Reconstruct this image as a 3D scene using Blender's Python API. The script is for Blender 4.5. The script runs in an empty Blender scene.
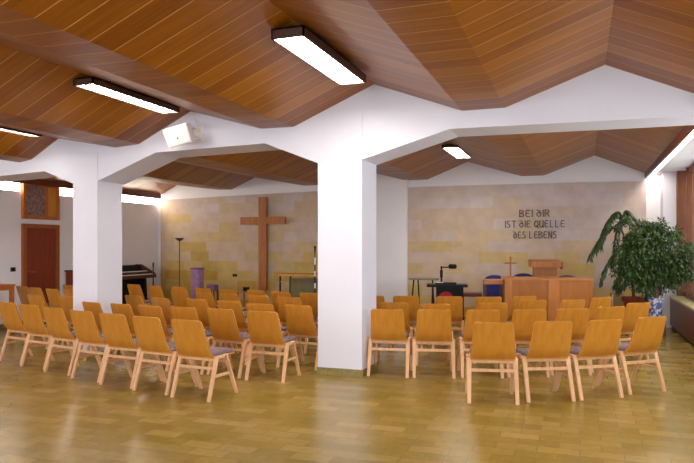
import bpy, bmesh, math, random
from mathutils import Vector, Matrix
PI = math.pi
sin, cos = math.sin, math.cos
scene = bpy.context.scene
COL = scene.collection

# ------------------------------------------------------------------ camera frame
F, CX, HY, CAMH = 650.0, 347.0, 247.0, 1.5
PHI = math.atan((580 - CX) / F)            # the camera looks this far to the left of the hall's long axis
def room(r, d):                             # camera-relative right / forward -> hall coordinates
    return (r * cos(PHI) - d * sin(PHI), r * sin(PHI) + d * cos(PHI))
def at(px, d):                              # ground position on the sight line px at forward distance d
    return room((px - CX) / F * d, d)
def zat(py, d):
    return CAMH - (py - HY) * d / F
def d_on_v(px, v):
    return v / ((px - CX) / F * sin(PHI) + cos(PHI))
def d_on_u(px, u):
    return u / ((px - CX) / F * cos(PHI) - sin(PHI))

# ------------------------------------------------------------------ materials
def s2l(c):
    c = c / 255.0
    return c / 12.92 if c <= 0.04045 else ((c + 0.055) / 1.055) ** 2.4
def rgb(r, g, b):
    return (s2l(r), s2l(g), s2l(b), 1.0)

class NT:
    def __init__(self, name):
        self.m = bpy.data.materials.new(name)
        self.m.use_nodes = True
        self.t = self.m.node_tree
        self.b = self.t.nodes['Principled BSDF']
    def n(self, typ, **kw):
        nd = self.t.nodes.new(typ)
        for k, v in kw.items():
            if k.startswith('i_'):
                nd.inputs[k[2:].replace('_', ' ')].default_value = v
            else:
                setattr(nd, k, v)
        return nd
    def l(self, a, b):
        self.t.links.new(a, b)
    def math(self, op, a, b=None):
        nd = self.t.nodes.new('ShaderNodeMath'); nd.operation = op
        for i, x in enumerate((a, b)):
            if x is None: continue
            if isinstance(x, (int, float)): nd.inputs[i].default_value = x
            else: self.l(x, nd.inputs[i])
        return nd.outputs[0]
    def mix(self, f, a, b, blend='MIX'):
        nd = self.t.nodes.new('ShaderNodeMix'); nd.data_type = 'RGBA'; nd.blend_type = blend
        for s, x in ((0, f), (6, a), (7, b)):
            if isinstance(x, (int, float)): nd.inputs[s].default_value = x
            elif isinstance(x, tuple): nd.inputs[s].default_value = x
            else: self.l(x, nd.inputs[s])
        return nd.outputs[2]
    def ramp(self, f, stops, interp='LINEAR'):
        nd = self.t.nodes.new('ShaderNodeValToRGB'); nd.color_ramp.interpolation = interp
        e = nd.color_ramp.elements
        while len(e) < len(stops): e.new(0.5)
        for i, (p, c) in enumerate(stops):
            e[i].position = p; e[i].color = c
        self.l(f, nd.inputs[0])
        return nd.outputs[0]
    def coords(self, kind='Object'):
        tc = self.t.nodes.new('ShaderNodeTexCoord')
        return tc.outputs[kind]
    def color(self, x): 
        if isinstance(x, tuple): self.b.inputs['Base Color'].default_value = x
        else: self.l(x, self.b.inputs['Base Color'])
    def set(self, **kw):
        for k, v in kw.items():
            self.b.inputs[k.replace('_', ' ')].default_value = v
    def bump(self, h, strength=0.3, dist=0.01):
        nd = self.t.nodes.new('ShaderNodeBump')
        nd.inputs['Strength'].default_value = strength; nd.inputs['Distance'].default_value = dist
        self.l(h, nd.inputs['Height']); self.l(nd.outputs[0], self.b.inputs['Normal'])

def plain(name, c, rough=0.5, metal=0.0, var=0.06, scale=6.0):
    k = NT(name)
    nz = k.n('ShaderNodeTexNoise'); nz.inputs['Scale'].default_value = scale; nz.inputs['Detail'].default_value = 4
    k.l(k.coords(), nz.inputs['Vector'])
    lo = tuple(x * (1 - var * 2) for x in c[:3]) + (1,)
    hi = tuple(min(1, x * (1 + var)) for x in c[:3]) + (1,)
    k.color(k.ramp(nz.outputs[0], [(0.3, lo), (0.7, hi)]))
    k.set(Roughness=rough, Metallic=metal)
    return k.m

def wood(name, c1, c2, rough=0.4, scale=(30, 3, 3)):
    k = NT(name)
    mp = k.n('ShaderNodeMapping'); mp.inputs['Scale'].default_value = scale
    k.l(k.coords(), mp.inputs['Vector'])
    nz = k.n('ShaderNodeTexNoise'); nz.inputs['Scale'].default_value = 1.0; nz.inputs['Detail'].default_value = 5
    nz.inputs['Distortion'].default_value = 0.6
    k.l(mp.outputs[0], nz.inputs['Vector'])
    k.color(k.ramp(nz.outputs[0], [(0.3, c1), (0.7, c2)]))
    k.set(Roughness=rough)
    return k.m

def emit(name, c, s):
    k = NT(name)
    k.color(c)
    k.b.inputs['Emission Color'].default_value = c
    k.b.inputs['Emission Strength'].default_value = s
    return k.m

M = {}
M['plaster'] = plain('white_plaster', rgb(222, 221, 234), 0.75, var=0.012, scale=2)
M['plaster_cool'] = plain('white_wall_paint', rgb(238, 236, 242), 0.8, var=0.012, scale=2)
M['chair_ply'] = wood('honey_plywood', rgb(186, 120, 38), rgb(202, 138, 50), 0.34, (26, 5, 4))
M['beech'] = wood('pale_beech', rgb(212, 162, 116), rgb(228, 182, 138), 0.42, (20, 20, 4))
M['cushion'] = plain('lilac_grey_fabric', rgb(118, 98, 104), 0.9, var=0.12, scale=60)
M['door_wood'] = wood('red_brown_door_wood', rgb(116, 42, 22), rgb(138, 54, 28), 0.4, (14, 14, 2))
M['frame_wood'] = wood('orange_pine_frame', rgb(172, 92, 34), rgb(192, 112, 48), 0.4, (8, 8, 3))
M['yellow_wood'] = wood('yellow_pine_panel', rgb(196, 130, 40), rgb(214, 150, 60), 0.4, (8, 8, 3))
M['cross_wood'] = wood('brown_oak', rgb(158, 92, 40), rgb(182, 114, 54), 0.5, (18, 18, 2))
M['altar_wood'] = wood('warm_oak_veneer', rgb(154, 88, 22), rgb(168, 102, 30), 0.4, (14, 14, 2))
M['altar_wood_light'] = wood('light_oak_edge', rgb(178, 108, 48), rgb(190, 122, 58), 0.4, (14, 14, 2))
M['dark_fascia'] = wood('dark_walnut_trim', rgb(92, 36, 18), rgb(112, 50, 26), 0.4, (3, 3, 12))
M['black'] = plain('black_metal', rgb(20, 17, 18), 0.5, var=0.1)
M['black'].node_tree.nodes['Principled BSDF'].inputs['Specular IOR Level'].default_value = 0.2
M['dark_brown'] = wood('dark_brown_veneer', rgb(70, 34, 22), rgb(88, 46, 30), 0.4, (3, 12, 12))
M['lamp_case'] = plain('dark_brown_sheet', rgb(66, 36, 24), 0.45)
M['lamp_glow'] = emit('fluorescent_diffuser', (1.0, 0.95, 0.86, 1), 44.0)
M['cove_glow'] = emit('cove_tube_white', (1.0, 0.92, 0.78, 1), 17.0)
M['louver'] = plain('white_louver', rgb(238, 232, 220), 0.35)
M['white_plastic'] = plain('white_plastic', rgb(232, 226, 224), 0.45, var=0.02)
M['grille'] = plain('pale_grille', rgb(214, 206, 204), 0.8, var=0.05, scale=90)
M['sill'] = plain('olive_stone_sill', rgb(176, 168, 116), 0.35, var=0.1, scale=14)
M['cabinet_red'] = wood('mahogany_panel', rgb(80, 26, 18), rgb(96, 36, 24), 0.35, (4, 12, 12))
M['blue'] = plain('dark_blue_fabric', rgb(52, 52, 128), 0.85, var=0.15, scale=30)
M['purple'] = plain('violet_cloth', rgb(176, 134, 178), 0.9, var=0.12, scale=14)
M['purple_dark'] = plain('dark_violet_cloth', rgb(134, 92, 128), 0.9, var=0.12, scale=14)
M['red'] = plain('red_fabric', rgb(168, 34, 46), 0.85)
M['maroon'] = plain('dark_red_lacquer', rgb(112, 32, 30), 0.4)
M['grey_top'] = plain('grey_green_tabletop', rgb(128, 122, 98), 0.4)
M['grey_board'] = plain('grey_green_board', rgb(126, 116, 80), 0.6, var=0.1)
M['window_wood'] = wood('dark_red_window_wood', rgb(108, 56, 24), rgb(126, 70, 32), 0.4, (8, 8, 3))
M['door_frame'] = wood('brown_door_frame', rgb(146, 74, 28), rgb(160, 88, 36), 0.4, (8, 8, 3))
M['letter'] = plain('dark_bronze', rgb(92, 80, 86), 0.45, 0.2)
M['chrome'] = plain('grey_steel', rgb(150, 148, 150), 0.3, 0.8)
M['ivory'] = plain('ivory_keys', rgb(236, 230, 216), 0.35, var=0.02)
M['terracotta'] = plain('red_terracotta', rgb(142, 56, 34), 0.7, var=0.1)
M['soil'] = plain('dark_soil', rgb(52, 38, 28), 0.95, var=0.3, scale=60)
M['beige'] = plain('beige_laminate', rgb(178, 146, 90), 0.5)
M['bark'] = plain('grey_brown_bark', rgb(104, 82, 62), 0.9, var=0.2, scale=40)
M['skirting'] = plain('olive_tile_plinth', rgb(140, 122, 66), 0.35, var=0.2, scale=20)
M['black_rubber'] = plain('black_rubber', rgb(24, 22, 22), 0.7)

def leafmat(name, c1, c2):
    k = NT(name)
    nz = k.n('ShaderNodeTexNoise'); nz.inputs['Scale'].default_value = 9; nz.inputs['Detail'].default_value = 3
    k.l(k.coords(), nz.inputs['Vector'])
    k.color(k.ramp(nz.outputs[0], [(0.35, c1), (0.68, c2)]))
    k.set(Roughness=0.4)
    return k.m
M['leaf'] = leafmat('ficus_leaf', rgb(26, 50, 16), rgb(70, 96, 34))
M['leaf_dark'] = leafmat('dark_frond_leaf', rgb(24, 56, 24), rgb(60, 92, 36))
def potmat():
    k = NT('white_blue_glaze')
    w = k.n('ShaderNodeTexNoise'); w.inputs['Scale'].default_value = 14
    k.l(k.coords(), w.inputs['Vector'])
    k.color(k.ramp(w.outputs[0], [(0.46, rgb(208, 208, 224)), (0.54, rgb(92, 104, 156))]))
    k.set(Roughness=0.25)
    return k.m
M['blue_pot'] = potmat()

def ceiling_mat():
    k = NT('varnished_ceiling_planks')
    co = k.coords()
    sp = k.n('ShaderNodeSeparateXYZ'); k.l(co, sp.inputs[0])
    W = 0.245
    q = k.math('DIVIDE', sp.outputs[1], W)
    cell = k.math('FLOOR', q)
    # facets: planks change at each fold
    fx = k.math('FLOOR', k.math('MULTIPLY', sp.outputs[0], 0.82))
    cm = k.n('ShaderNodeCombineXYZ'); k.l(cell, cm.inputs[0])
    wn = k.n('ShaderNodeTexWhiteNoise'); wn.noise_dimensions = '3D'; k.l(cm.outputs[0], wn.inputs['Vector'])
    base = k.ramp(wn.outputs[0], [(0.0, rgb(134, 74, 12)), (0.35, rgb(146, 85, 14)), (0.7, rgb(153, 91, 15)), (1.0, rgb(166, 104, 20))])
    mp = k.n('ShaderNodeMapping'); mp.inputs['Scale'].default_value = (1.4, 26, 1.4); k.l(co, mp.inputs['Vector'])
    nz = k.n('ShaderNodeTexNoise'); nz.inputs['Scale'].default_value = 1.0; nz.inputs['Detail'].default_value = 6; nz.inputs['Distortion'].default_value = 0.5
    k.l(mp.outputs[0], nz.inputs['Vector'])
    grain = k.ramp(nz.outputs[0], [(0.3, (0.80, 0.78, 0.74, 1)), (0.7, (1.1, 1.1, 1.1, 1))])
    col = k.mix(1.0, base, grain, 'MULTIPLY')
    fr = k.math('FRACT', q)
    seam = k.math('LESS_THAN', fr, 0.03)
    col = k.mix(seam, col, rgb(204, 160, 96))
    k.color(col)
    k.set(Roughness=0.36, Specular_IOR_Level=0.26)
    k.bump(k.math('SUBTRACT', 1.0, seam), 0.25, 0.004)
    return k.m
M['ceiling'] = ceiling_mat()

def floor_mat():
    k = NT('glazed_brown_tiles')
    co = k.coords()
    br = k.n('ShaderNodeTexBrick'); br.offset = 0.5; br.squash = 1.0
    br.inputs['Scale'].default_value = 1.0
    br.inputs['Brick Width'].default_value = 0.30; br.inputs['Row Height'].default_value = 0.15
    br.inputs['Mortar Size'].default_value = 0.004; br.inputs['Mortar Smooth'].default_value = 0.2
    br.inputs['Color1'].default_value = (0, 0, 0, 1); br.inputs['Color2'].default_value = (1, 1, 1, 1)
    br.inputs['Mortar'].default_value = (0.5, 0.5, 0.5, 1)
    k.l(co, br.inputs['Vector'])
    nz = k.n('ShaderNodeTexNoise'); nz.inputs['Scale'].default_value = 1.3; nz.inputs['Detail'].default_value = 4
    k.l(co, nz.inputs['Vector'])
    nz2 = k.n('ShaderNodeTexNoise'); nz2.inputs['Scale'].default_value = 16; nz2.inputs['Detail'].default_value = 4
    k.l(co, nz2.inputs['Vector'])
    t = k.ramp(br.outputs[0], [(0.0, rgb(120, 98, 32)), (0.5, rgb(142, 117, 46)), (1.0, rgb(168, 141, 80))])
    t = k.mix(0.45, t, k.ramp(nz.outputs[0], [(0.35, rgb(130, 112, 22)), (0.65, rgb(160, 132, 74))]))
    t = k.mix(0.5, t, k.ramp(nz2.outputs[0], [(0.3, (0.78, 0.76, 0.7, 1)), (0.7, (1.08, 1.08, 1.08, 1))]), 'MULTIPLY')
    t = k.mix(br.outputs[1], t, rgb(122, 104, 60))
    k.color(t)
    k.set(Roughness=0.26, Specular_IOR_Level=0.38)
    k.bump(k.math('SUBTRACT', 1.0, br.outputs[1]), 0.12, 0.003)
    return k.m
M['floor'] = floor_mat()

def stone_mat():
    k = NT('sandstone_blocks')
    co = k.coords()
    sp = k.n('ShaderNodeSeparateXYZ'); k.l(co, sp.inputs[0])
    cm = k.n('ShaderNodeCombineXYZ'); k.l(sp.outputs[0], cm.inputs[0]); k.l(sp.outputs[2], cm.inputs[1])
    BW, RH = 0.50, 0.232
    br = k.n('ShaderNodeTexBrick'); br.offset = 0.42; br.squash = 1.5; br.squash_frequency = 3
    br.inputs['Scale'].default_value = 1.0
    br.inputs['Brick Width'].default_value = BW; br.inputs['Row Height'].default_value = RH
    br.inputs['Mortar Size'].default_value = 0.003; br.inputs['Mortar Smooth'].default_value = 0.3
    br.inputs['Color1'].default_value = (0, 0, 0, 1); br.inputs['Color2'].default_value = (1, 1, 1, 1)
    br.inputs['Mortar'].default_value = (0.5, 0.5, 0.5, 1)
    k.l(cm.outputs[0], br.inputs['Vector'])
    # colour runs from cream in upper courses to ochre in lower and left ones
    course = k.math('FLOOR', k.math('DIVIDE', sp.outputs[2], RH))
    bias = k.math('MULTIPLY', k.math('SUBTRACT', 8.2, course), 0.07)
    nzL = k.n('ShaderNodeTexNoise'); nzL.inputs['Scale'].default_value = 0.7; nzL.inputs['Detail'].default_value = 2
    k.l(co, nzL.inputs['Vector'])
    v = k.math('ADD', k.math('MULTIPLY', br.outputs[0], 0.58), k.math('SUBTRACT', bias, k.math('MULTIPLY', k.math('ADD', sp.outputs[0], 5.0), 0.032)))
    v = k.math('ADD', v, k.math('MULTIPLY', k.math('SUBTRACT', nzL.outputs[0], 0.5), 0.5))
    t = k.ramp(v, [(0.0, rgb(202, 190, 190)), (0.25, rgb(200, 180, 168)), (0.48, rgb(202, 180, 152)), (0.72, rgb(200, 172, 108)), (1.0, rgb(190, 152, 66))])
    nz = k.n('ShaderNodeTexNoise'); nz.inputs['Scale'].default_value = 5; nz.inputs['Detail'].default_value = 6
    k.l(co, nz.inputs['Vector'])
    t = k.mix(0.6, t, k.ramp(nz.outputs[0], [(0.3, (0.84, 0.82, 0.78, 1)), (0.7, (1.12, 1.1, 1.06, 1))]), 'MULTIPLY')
    t = k.mix(k.math('MULTIPLY', br.outputs[1], 0.25), t, rgb(168, 152, 126))
    k.color(t)
    k.set(Roughness=0.75)
    k.bump(nz.outputs[0], 0.15, 0.01)
    return k.m
M['stone'] = stone_mat()

def pane_mat():
    k = NT('frosted_pane')
    nz = k.n('ShaderNodeTexNoise'); nz.inputs['Scale'].default_value = 26; nz.inputs['Detail'].default_value = 5
    k.l(k.coords(), nz.inputs['Vector'])
    k.color(k.ramp(nz.outputs[0], [(0.35, rgb(112, 84, 78)), (0.7, rgb(168, 140, 130))]))
    k.set(Roughness=0.12)
    return k.m
M['pane'] = pane_mat()
def glass_mat():
    k = NT('clear_window_glass')
    tr = k.n('ShaderNodeBsdfTransparent'); tr.inputs[0].default_value = (0.96, 0.98, 0.97, 1)
    gl = k.n('ShaderNodeBsdfGlossy'); gl.inputs['Roughness'].default_value = 0.03
    mx = k.n('ShaderNodeMixShader'); mx.inputs[0].default_value = 0.07
    k.l(tr.outputs[0], mx.inputs[1]); k.l(gl.outputs[0], mx.inputs[2])
    k.l(mx.outputs[0], k.t.nodes['Material Output'].inputs['Surface'])
    return k.m
M['glass'] = glass_mat()

# ------------------------------------------------------------------ mesh helpers
class MB:
    def __init__(s): s.bm = bmesh.new()
    def quad(s, pts):
        return s.bm.faces.new([s.bm.verts.new(p) for p in pts])
    def box(s, x0, x1, y0, y1, z0, z1, bev=0.0, mat=None):
        b = bmesh.new()
        bmesh.ops.create_cube(b, size=1.0)
        for v in b.verts:
            v.co = Vector(((x0 + x1) / 2 + v.co.x * (x1 - x0), (y0 + y1) / 2 + v.co.y * (y1 - y0), (z0 + z1) / 2 + v.co.z * (z1 - z0)))
        if bev > 0:
            bmesh.ops.bevel(b, geom=b.edges[:], offset=bev, segments=2, profile=0.6, affect='EDGES')
        if mat is not None: b.transform(mat)
        s.merge(b); return s
    def merge(s, b):
        me = bpy.data.meshes.new('tmp'); b.to_mesh(me); b.free(); s.bm.from_mesh(me); bpy.data.meshes.remove(me)
    def bar(s, p, q, w, h=None, up=Vector((0, 0, 1)), w2=None, h2=None, bev=0.0):
        """a rectangular bar from p to q, w wide, h deep, tapering to w2 x h2"""
        p, q = Vector(p), Vector(q); h = h or w; w2 = w2 or w; h2 = h2 or h
        d = (q - p).normalized()
        if abs(d.dot(up)) > 0.98: up = Vector((0, 1, 0))
        a = d.cross(up).normalized(); c = a.cross(d).normalized()
        b = bmesh.new()
        r0 = [b.verts.new(p + a * sx * w / 2 + c * sy * h / 2) for sx, sy in ((-1, -1), (1, -1), (1, 1), (-1, 1))]
        r1 = [b.verts.new(q + a * sx * w2 / 2 + c * sy * h2 / 2) for sx, sy in ((-1, -1), (1, -1), (1, 1), (-1, 1))]
        b.faces.new(r0[::-1]); b.faces.new(r1)
        for i in range(4): b.faces.new((r0[i], r0[(i + 1) % 4], r1[(i + 1) % 4], r1[i]))
        bmesh.ops.recalc_face_normals(b, faces=b.faces[:])
        if bev > 0: bmesh.ops.bevel(b, geom=b.edges[:], offset=bev, segments=2, profile=0.6, affect='EDGES')
        s.merge(b); return s
    def tube(s, pts, rads, seg=10, cap=True):
        pts = [Vector(p) for p in pts]
        if isinstance(rads, (int, float)): rads = [rads] * len(pts)
        rings = []
        for i, p in enumerate(pts):
            t = (pts[min(i + 1, len(pts) - 1)] - pts[max(i - 1, 0)]).normalized()
            u = Vector((0, 0, 1)) if abs(t.z) < 0.9 else Vector((1, 0, 0))
            a = t.cross(u).normalized(); c = t.cross(a).normalized()
            rings.append([s.bm.verts.new(p + (a * cos(2 * PI * k / seg) + c * sin(2 * PI * k / seg)) * rads[i]) for k in range(seg)])
        for i in range(len(rings) - 1):
            for k in range(seg):
                s.bm.faces.new((rings[i][k], rings[i][(k + 1) % seg], rings[i + 1][(k + 1) % seg], rings[i + 1][k]))
        if cap:
            s.bm.faces.new(rings[0][::-1]); s.bm.faces.new(rings[-1])
        return s
    def lathe(s, prof, seg=24, c=(0, 0)):
        rings = []
        for r, z in prof:
            if r < 1e-5: rings.append([s.bm.verts.new((c[0], c[1], z))])
            else: rings.append([s.bm.verts.new((c[0] + r * cos(2 * PI * k / seg), c[1] + r * sin(2 * PI * k / seg), z)) for k in range(seg)])
        for i in range(len(rings) - 1):
            A, B = rings[i], rings[i + 1]
            for k in range(seg):
                j = (k + 1) % seg
                if len(A) == 1 and len(B) > 1: s.bm.faces.new((A[0], B[j], B[k]))
                elif len(B) == 1 and len(A) > 1: s.bm.faces.new((A[k], A[j], B[0]))
                elif len(A) > 1: s.bm.faces.new((A[k], A[j], B[j], B[k]))
        return s
    def prism_xz(s, poly, y0, y1):
        """polygon in x,z extruded along y"""
        a = [s.bm.verts.new((x, y0, z)) for x, z in poly]
        b = [s.bm.verts.new((x, y1, z)) for x, z in poly]
        s.bm.faces.new(a); s.bm.faces.new(b[::-1])
        for i in range(len(poly)):
            j = (i + 1) % len(poly)
            s.bm.faces.new((a[j], a[i], b[i], b[j]))
        return s
    def prism_yz(s, poly, x0, x1):
        a = [s.bm.verts.new((x0, y, z)) for y, z in poly]
        b = [s.bm.verts.new((x1, y, z)) for y, z in poly]
        s.bm.faces.new(a); s.bm.faces.new(b[::-1])
        for i in range(len(poly)):
            j = (i + 1) % len(poly)
            s.bm.faces.new((a[j], a[i], b[i], b[j]))
        return s
    def obj(s, name, mat, parent=None, smooth=False, normals=True, loc=None, rotz=0.0):
        if normals: bmesh.ops.recalc_face_normals(s.bm, faces=s.bm.faces[:])
        me = bpy.data.meshes.new(name); s.bm.to_mesh(me); s.bm.free()
        if smooth:
            me.polygons.foreach_set('use_smooth', [True] * len(me.polygons))
            try: me.set_sharp_from_angle(angle=math.radians(40))
            except Exception: pass
        me.materials.append(mat)
        o = bpy.data.objects.new(name, me); COL.objects.link(o)
        if parent: o.parent = parent
        if loc: o.location = loc
        if rotz: o.rotation_euler = (0, 0, rotz)
        return o

def struct(o):
    o['kind'] = 'structure'; return o
def tag(o, label, cat, group=None, kind=None):
    o['label'] = label; o['category'] = cat
    if group: o['group'] = group
    if kind: o['kind'] = kind
    return o
def thing(name, label, cat, x, y, z=0.0, rotz=0.0, group=None):
    o = bpy.data.objects.new(name, None); COL.objects.link(o)
    o.empty_display_size = 0.1
    o.location = (x, y, z); o.rotation_euler = (0, 0, rotz)
    return tag(o, label, cat, group)
def copy_tree(o, parent=None):
    c = o.copy(); COL.objects.link(c)
    if parent: c.parent = parent
    for ch in o.children: copy_tree(ch, c)
    return c

# ------------------------------------------------------------------ the hall
UL, UR, UW, VB, VF = -10.0, 1.2, 1.9, 13.8, -3.6
VN, VN2 = 7.12, 7.67                       # the beam's two faces
near = [(UR, 2.93), (.24, 3.356), (-.756, 2.99), (-1.214, 2.99), (-2.22, 3.365), (-3.235, 2.94), (-3.667, 2.945), (-4.663, 3.228),
        (-5.458, 2.852), (-5.83, 2.826), (-6.79, 3.0), (-7.267, 2.735), (-7.49, 2.70), (-8.6, 2.93), (UL + .1, 2.80)]
far = [(UR, 2.93), (.273, 3.318), (-.688, 2.956), (-1.131, 2.958), (-2.245, 3.30), (-3.105, 2.958), (-3.6, 2.953), (-4.7, 3.25),
       (-5.55, 2.917), (-6.0, 2.917), (-7.28, 3.154), (-7.91, 2.883), (-8.27, 2.889), (-9.45, 3.04), (UL + .1, 2.82)]
def struct_obj(mb, name, mat): return struct(mb.obj(name, mat))

m = MB(); m.box(UL - .2, UW + .2, VF - .2, VB + .2, -0.1, 0.0); struct_obj(m, 'floor', M['floor'])
m = MB()
near_x = [(x * 1.0, z) for x, z in near]
st = [(VF - .2, near), (VN, near), (VB + .05, far)]
for (va, A), (vb, B) in zip(st, st[1:]):
    n = 1 if va < VN else 6
    for k in range(n):
        t0, t1 = k / n, (k + 1) / n
        for i in range(len(A) - 1):
            def P(j, t): return (A[j][0] * (1 - t) + B[j][0] * t, va * (1 - t) + vb * t, A[j][1] * (1 - t) + B[j][1] * t)
            m.quad([P(i, t0), P(i, t1), P(i + 1, t1), P(i + 1, t0)])
struct(m.obj('ceiling', M['ceiling'], normals=False))
# roof deck above the planks
m = MB(); m.box(UL - .2, UW + .2, VF - .2, VB + .2, 3.55, 3.65); struct_obj(m, 'roof', M['plaster'])

# fascias at both edges of the folded ceiling
m = MB(); m.box(UR - .02, UR + .02, VF, VB, 2.83, 2.955); struct_obj(m, 'trim_1', M['dark_fascia'])
m = MB(); m.box(UL + .09, UL + .13, VF, VB - .05, 2.70, 2.84); struct_obj(m, 'trim_2', M['dark_fascia'])
# soffit between the window wall and the lamp gap
m = MB(); m.box(1.36, UW, VF, VB, 2.90, 3.0); struct_obj(m, 'trim_3', M['plaster_cool'])

# back wall, white with a stone facing
m = MB(); m.box(UL - .2, UW + .2, VB, VB + .2, 0, 3.6); struct_obj(m, 'wall_back', M['plaster_cool'])
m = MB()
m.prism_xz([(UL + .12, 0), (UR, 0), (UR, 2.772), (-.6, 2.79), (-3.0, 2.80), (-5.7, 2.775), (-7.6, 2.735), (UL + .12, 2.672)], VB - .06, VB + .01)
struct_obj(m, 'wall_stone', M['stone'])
m = MB(); m.box(-4.62, -3.52, VB - .16, VB, 0, 3.2); struct_obj(m, 'wall_pier', M['plaster_cool'])
# left wall
m = MB(); m.box(UL - .2, UL, VF - .2, VB, 0, 3.6); struct_obj(m, 'wall_left', M['plaster_cool'])
m = MB(); m.box(UL, UL + .015, VF, 9.5, 0, .08); m.box(UL, UL + .015, 10.5, VB - .06, 0, .08); struct_obj(m, 'baseboard_left', M['skirting'])
# rear wall behind the camera with a band of windows
m = MB()
m.box(UL - .2, UW + .2, VF - .2, VF, 0, .7); m.box(UL - .2, UW + .2, VF - .2, VF, 2.75, 3.6)
for x in (-10.1, -7.0, -4.0, -1.0, 1.95): m.box(x - .1, x + .1, VF - .2, VF, .7, 2.75)
struct_obj(m, 'wall_rear', M['plaster_cool'])
# window wall on the right
m = MB(); m.box(UW, UW + .2, VF - .2, VB, 0, .6); m.box(UW, UW + .2, VF - .2, VB, 2.80, 3.6)
m.box(UW, UW + .2, 13.38, VB, .6, 2.8); m.box(UW, UW + .2, VF - .2, VF + .3, .6, 2.8)
struct_obj(m, 'wall_right', M['plaster_cool'])
m = MB(); m.box(1.455, 1.68, 13.40, 13.78, 0, 2.9); struct_obj(m, 'wall_pier_by_window', M['plaster'])
win = MB()
vs = [12.85 - 0.98 * i for i in range(16)]
for i, v in enumerate(vs):
    win.box(1.77, 1.90, v - .045, v + .045, .6, 2.9)
win.box(1.68, 1.90, 13.29, 13.38, .6, 2.9); win.box(1.80, 1.90, vs[-1], 13.3, .6, .68); win.box(1.80, 1.90, vs[-1], vs[0], 2.80, 2.9)
for v in vs[:-1]:
    win.box(1.83, 1.89, v - .30, v - .24, .68, 2.80)
w1 = struct_obj(win, 'window_1', M['window_wood'])
m = MB(); m.box(1.855, 1.862, vs[-1], 13.3, .68, 2.8); g = m.obj('window_pane', M['glass'], w1)

# arched beam with haunches
bot = [(UW, 2.78), (.5, 2.785), (-1.35, 2.80), (-2.365, 2.51), (-2.913, 2.49), (-3.62, 2.765), (-5.20, 2.73), (-6.13, 2.39), (-6.52, 2.36), (-7.04, 2.56), (-7.85, 2.52), (-9.3, 2.50), (UL, 2.3)]
top = [(x, z + .03) for x, z in near]
top[0] = (UW, 3.0); top[-1] = (UL, 2.84)
m = MB(); m.prism_xz(bot[::-1] + top, VN, VN2); struct_obj(m, 'beam', M['plaster'])
def column(name, u0, u1, v0, v1, zt):
    m = MB(); m.box(u0, u1, v0, v1, .0, zt)
    c = struct_obj(m, name, M['plaster'])
    m = MB(); e = .012
    m.box(u0 - e, u1 + e, v0 - e, v1 + e, 0, .085)
    m.obj('skirting', M['skirting'], c)
column('column', -2.913, -2.365, VN - .012, VN2, 3.05)
column('column', -6.53, -6.12, VN - .012, VN2 - .06, 2.78)

# cove lights
def cove(name, label, x0, x1, y0, y1, z0, z1, group, rail):
    t = thing(name, label, 'light', (x0 + x1) / 2, (y0 + y1) / 2, z0, 0, group)
    m = MB(); m.box(x0 - t.location.x, x1 - t.location.x, y0 - t.location.y, y1 - t.location.y, 0, z1 - z0)
    m.obj('diffuser', M['cove_glow'], t)
    m = MB(); X0, X1 = x0 - t.location.x, x1 - t.location.x; Y0, Y1 = y0 - t.location.y, y1 - t.location.y
    if rail == 'under': m.box(X0, X1 + .015, Y0, Y1, -.018, 0)
    else: m.box(X0, X1, Y0, Y1, z1 - z0, z1 - z0 + .02)
    m.obj('rail', M['louver'], t)
cove('cove_light', 'long white cove light on the left wall up to the door', UL, UL + .045, VF + .3, 9.46, 2.55, 2.78, None, 'under')
cove('cove_light', 'short white cove light on the left wall beyond the door', UL, UL + .045, 10.5, VB - .07, 2.55, 2.78, None, 'under')
cove('cove_light', 'long white cove light above the window side', 1.235, 1.345, VF + .3, VB - .05, 2.93, 2.96, None, 'over')

# door and transom on the left wall
dr = MB(); dr.box(UL, UL + .03, 9.62, 10.37, 0.005, 1.87)
for z in (.25, .95, 1.65): pass
d1 = struct_obj(dr, 'door_1', M['door_wood'])
m = MB(); m.box(UL, UL + .06, 9.54, 9.62, 0, 1.945); m.box(UL, UL + .06, 10.37, 10.45, 0, 1.945); m.box(UL, UL + .06, 9.62, 10.37, 1.87, 1.945)
m.obj('door_frame', M['door_frame'], d1)
m = MB(); m.tube([(UL + .03, 9.70, 1.02), (UL + .08, 9.70, 1.02), (UL + .08, 9.82, 1.02)], .009); m.obj('door_handle', M['chrome'], d1, True)
tr = MB()
zb, zt = 2.04, 2.72
tr.box(UL, UL + .06, 9.54, 9.61, zb, zt); tr.box(UL, UL + .06, 10.38, 10.45, zb, zt)
tr.box(UL, UL + .06, 9.61, 10.38, zb, zb + .07); tr.box(UL, UL + .06, 9.61, 10.38, zt - .04, zt); tr.box(UL, UL + .055, 10.11, 10.15, zb + .07, zt - .04)
w2 = struct_obj(tr, 'window_2', M['frame_wood'])
m = MB(); m.box(UL, UL + .02, 9.61, 10.11, zb + .07, zt - .04); m.obj('frosted_pane', M['pane'], w2)
m = MB(); m.box(UL, UL + .025, 10.15, 10.38, zb + .07, zt - .04); m.obj('wood_panel', M['yellow_wood'], w2)

# ------------------------------------------------------------------ window-side radiator cabinet
t = thing('radiator_cabinet', 'long low mahogany cabinet with a pale stone sill under the windows', 'cabinet', 1.555, 13.36)
m = MB(); m.box(0.015, .34, -16.8, 0, .07, .56); m.obj('body', M['cabinet_red'], t)
m = MB(); m.box(.045, .34, -16.8, 0, .0, .07); m.obj('plinth', M['black'], t)
m = MB(); m.box(0, .342, -16.8, 0, .56, .598, bev=.004); m.obj('sill_top', M['sill'], t)

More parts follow.
